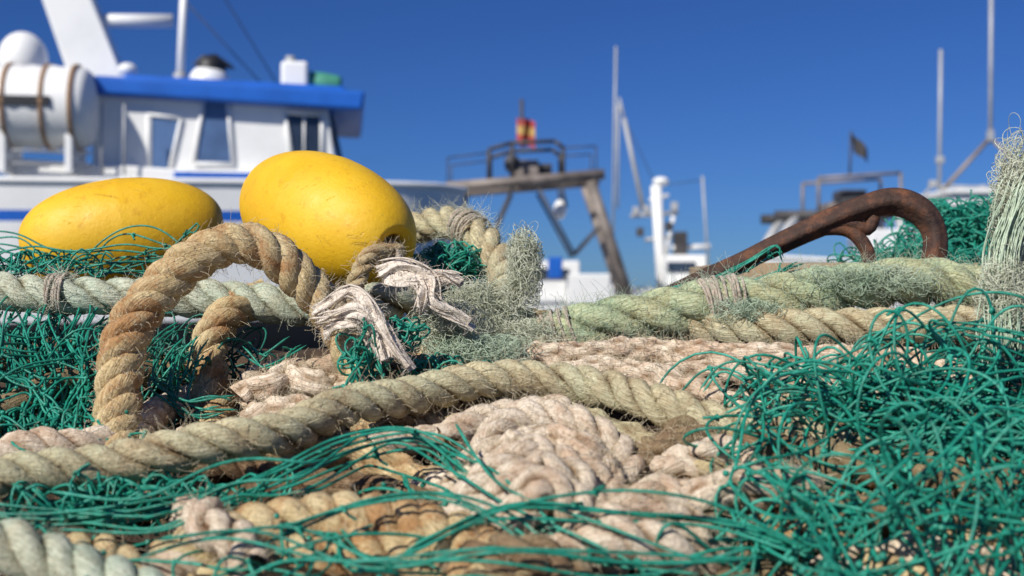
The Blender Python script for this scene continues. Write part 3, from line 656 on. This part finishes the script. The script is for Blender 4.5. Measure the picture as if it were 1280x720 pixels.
B_.box('fore_cabin',tuple(gg(752,366)-B_.loc),(1.1,1.5,.8),M_white,.06)
steel(B_,'stay',[(gg(772,130),gg(822,236)),(gg(878,225),gg(826,232))],.012,M_steeld)

C_=Asm('trawler',(g(1080,360,30)[0],31,0))
hull(C_,-3.0,8.0,4.6,-1.9,CZ+.6,.2,.8,[M_white,M_blue,M_dark])
for dy in(-.8,.8):
    steel(C_,'gantry_beam',[(g(960,272,30,dy),g(1120,270,30,dy))],.13,M_steeld)
    steel(C_,'gantry_leg',[(g(985,272,30,dy),g(950,330,30,dy)),(g(1110,270,30,dy),g(1125,330,30,dy))],.13,M_grey)
    steel(C_,'top_frame',[(g(1013,268,30,dy),g(1013,226,30,dy)),(g(1013,226,30,dy),g(1113,220,30,dy)),(g(1113,220,30,dy),g(1113,268,30,dy))],.045,M_steel)
C_.box('winch',tuple(g(1062,250)-C_.loc),(.7,.8,.5),M_steeld,.06); C_.box('winch_housing',tuple(g(1092,260)-C_.loc),(.5,.8,.35),M_steel,.06)
C_.bar('winch_drum',[loc(C_,g(1035,262,30,-.5),g(1035,262,30,.5))],.18,M_steel,16)
steel(C_,'flag_pole',[(g(1062,222),g(1064,164))],.03,M_steeld)
mb=MB(); u=np.linspace(0,1,10); V=np.stack([np.stack([g(1064,0)[0]+u*.45,30+.1*np.sin(u*7),CZ+(360-164)*.0211-u*.50],-1),np.stack([g(1064,0)[0]+u*.40+.05,30+.1*np.sin(u*7),CZ+(360-188)*.0211-u*.35],-1)])-C_.loc
idx=np.arange(20).reshape(2,10); mb.add(V,np.stack([idx[0,:-1],idx[0,1:],idx[1,1:],idx[1,:-1]],-1)); C_.fin(mb,'flag',[M_steeld],True)
C_.box('wheelhouse',tuple(g(1212,272)-C_.loc),(1.9,2.4,1.1),M_white,.06); C_.box('wheelhouse_roof',tuple(g(1212,244)-C_.loc),(2.2,2.7,.12),M_white,.03)
for x in (1188,1212,1236): C_.box('window',tuple(g(x,264,28.78)-C_.loc),(.36,.06,.30),M_glass)
C_.box('low_cabin',tuple(g(1130,305)-C_.loc),(2.4,2,.7),M_white,.05)
steel(C_,'whip_antenna',[(g(1174,245),g(1176,62))],.05,M_grey); steel(C_,'whip_antenna',[(g(1238,172),g(1239,-20))],.055,M_grey)
steel(C_,'antenna_tripod',[(g(1238,172),g(1178,238)),(g(1238,172),g(1290,225)),(g(1238,160),g(1240,178))],.06,M_steel)
C_.box('antenna_head',tuple(g(1238,170)-C_.loc),(.16,.16,.28),M_grey,.02)
for x,r_ in ((1166,230),(1175,200),(1200,238),(1228,236)): C_.box('nav_light',tuple(g(x,r_)-C_.loc),(.2,.2,.2),M_grey,.04)
steel(C_,'rail',[(g(1165,232),g(1290,236)),(g(1140,260),g(1165,232))],.035,M_grey)
p=MB()
for i in range(3): addbox(p,(P(1085,352,1.75)[0],1.62+i*.12,P(0,352,1.75)[2]),(.5,.10,.05))
p.build('wooden_pallet',[simple('weathered_wood',(.42,.30,.18),.85,0,.25,12)],False)
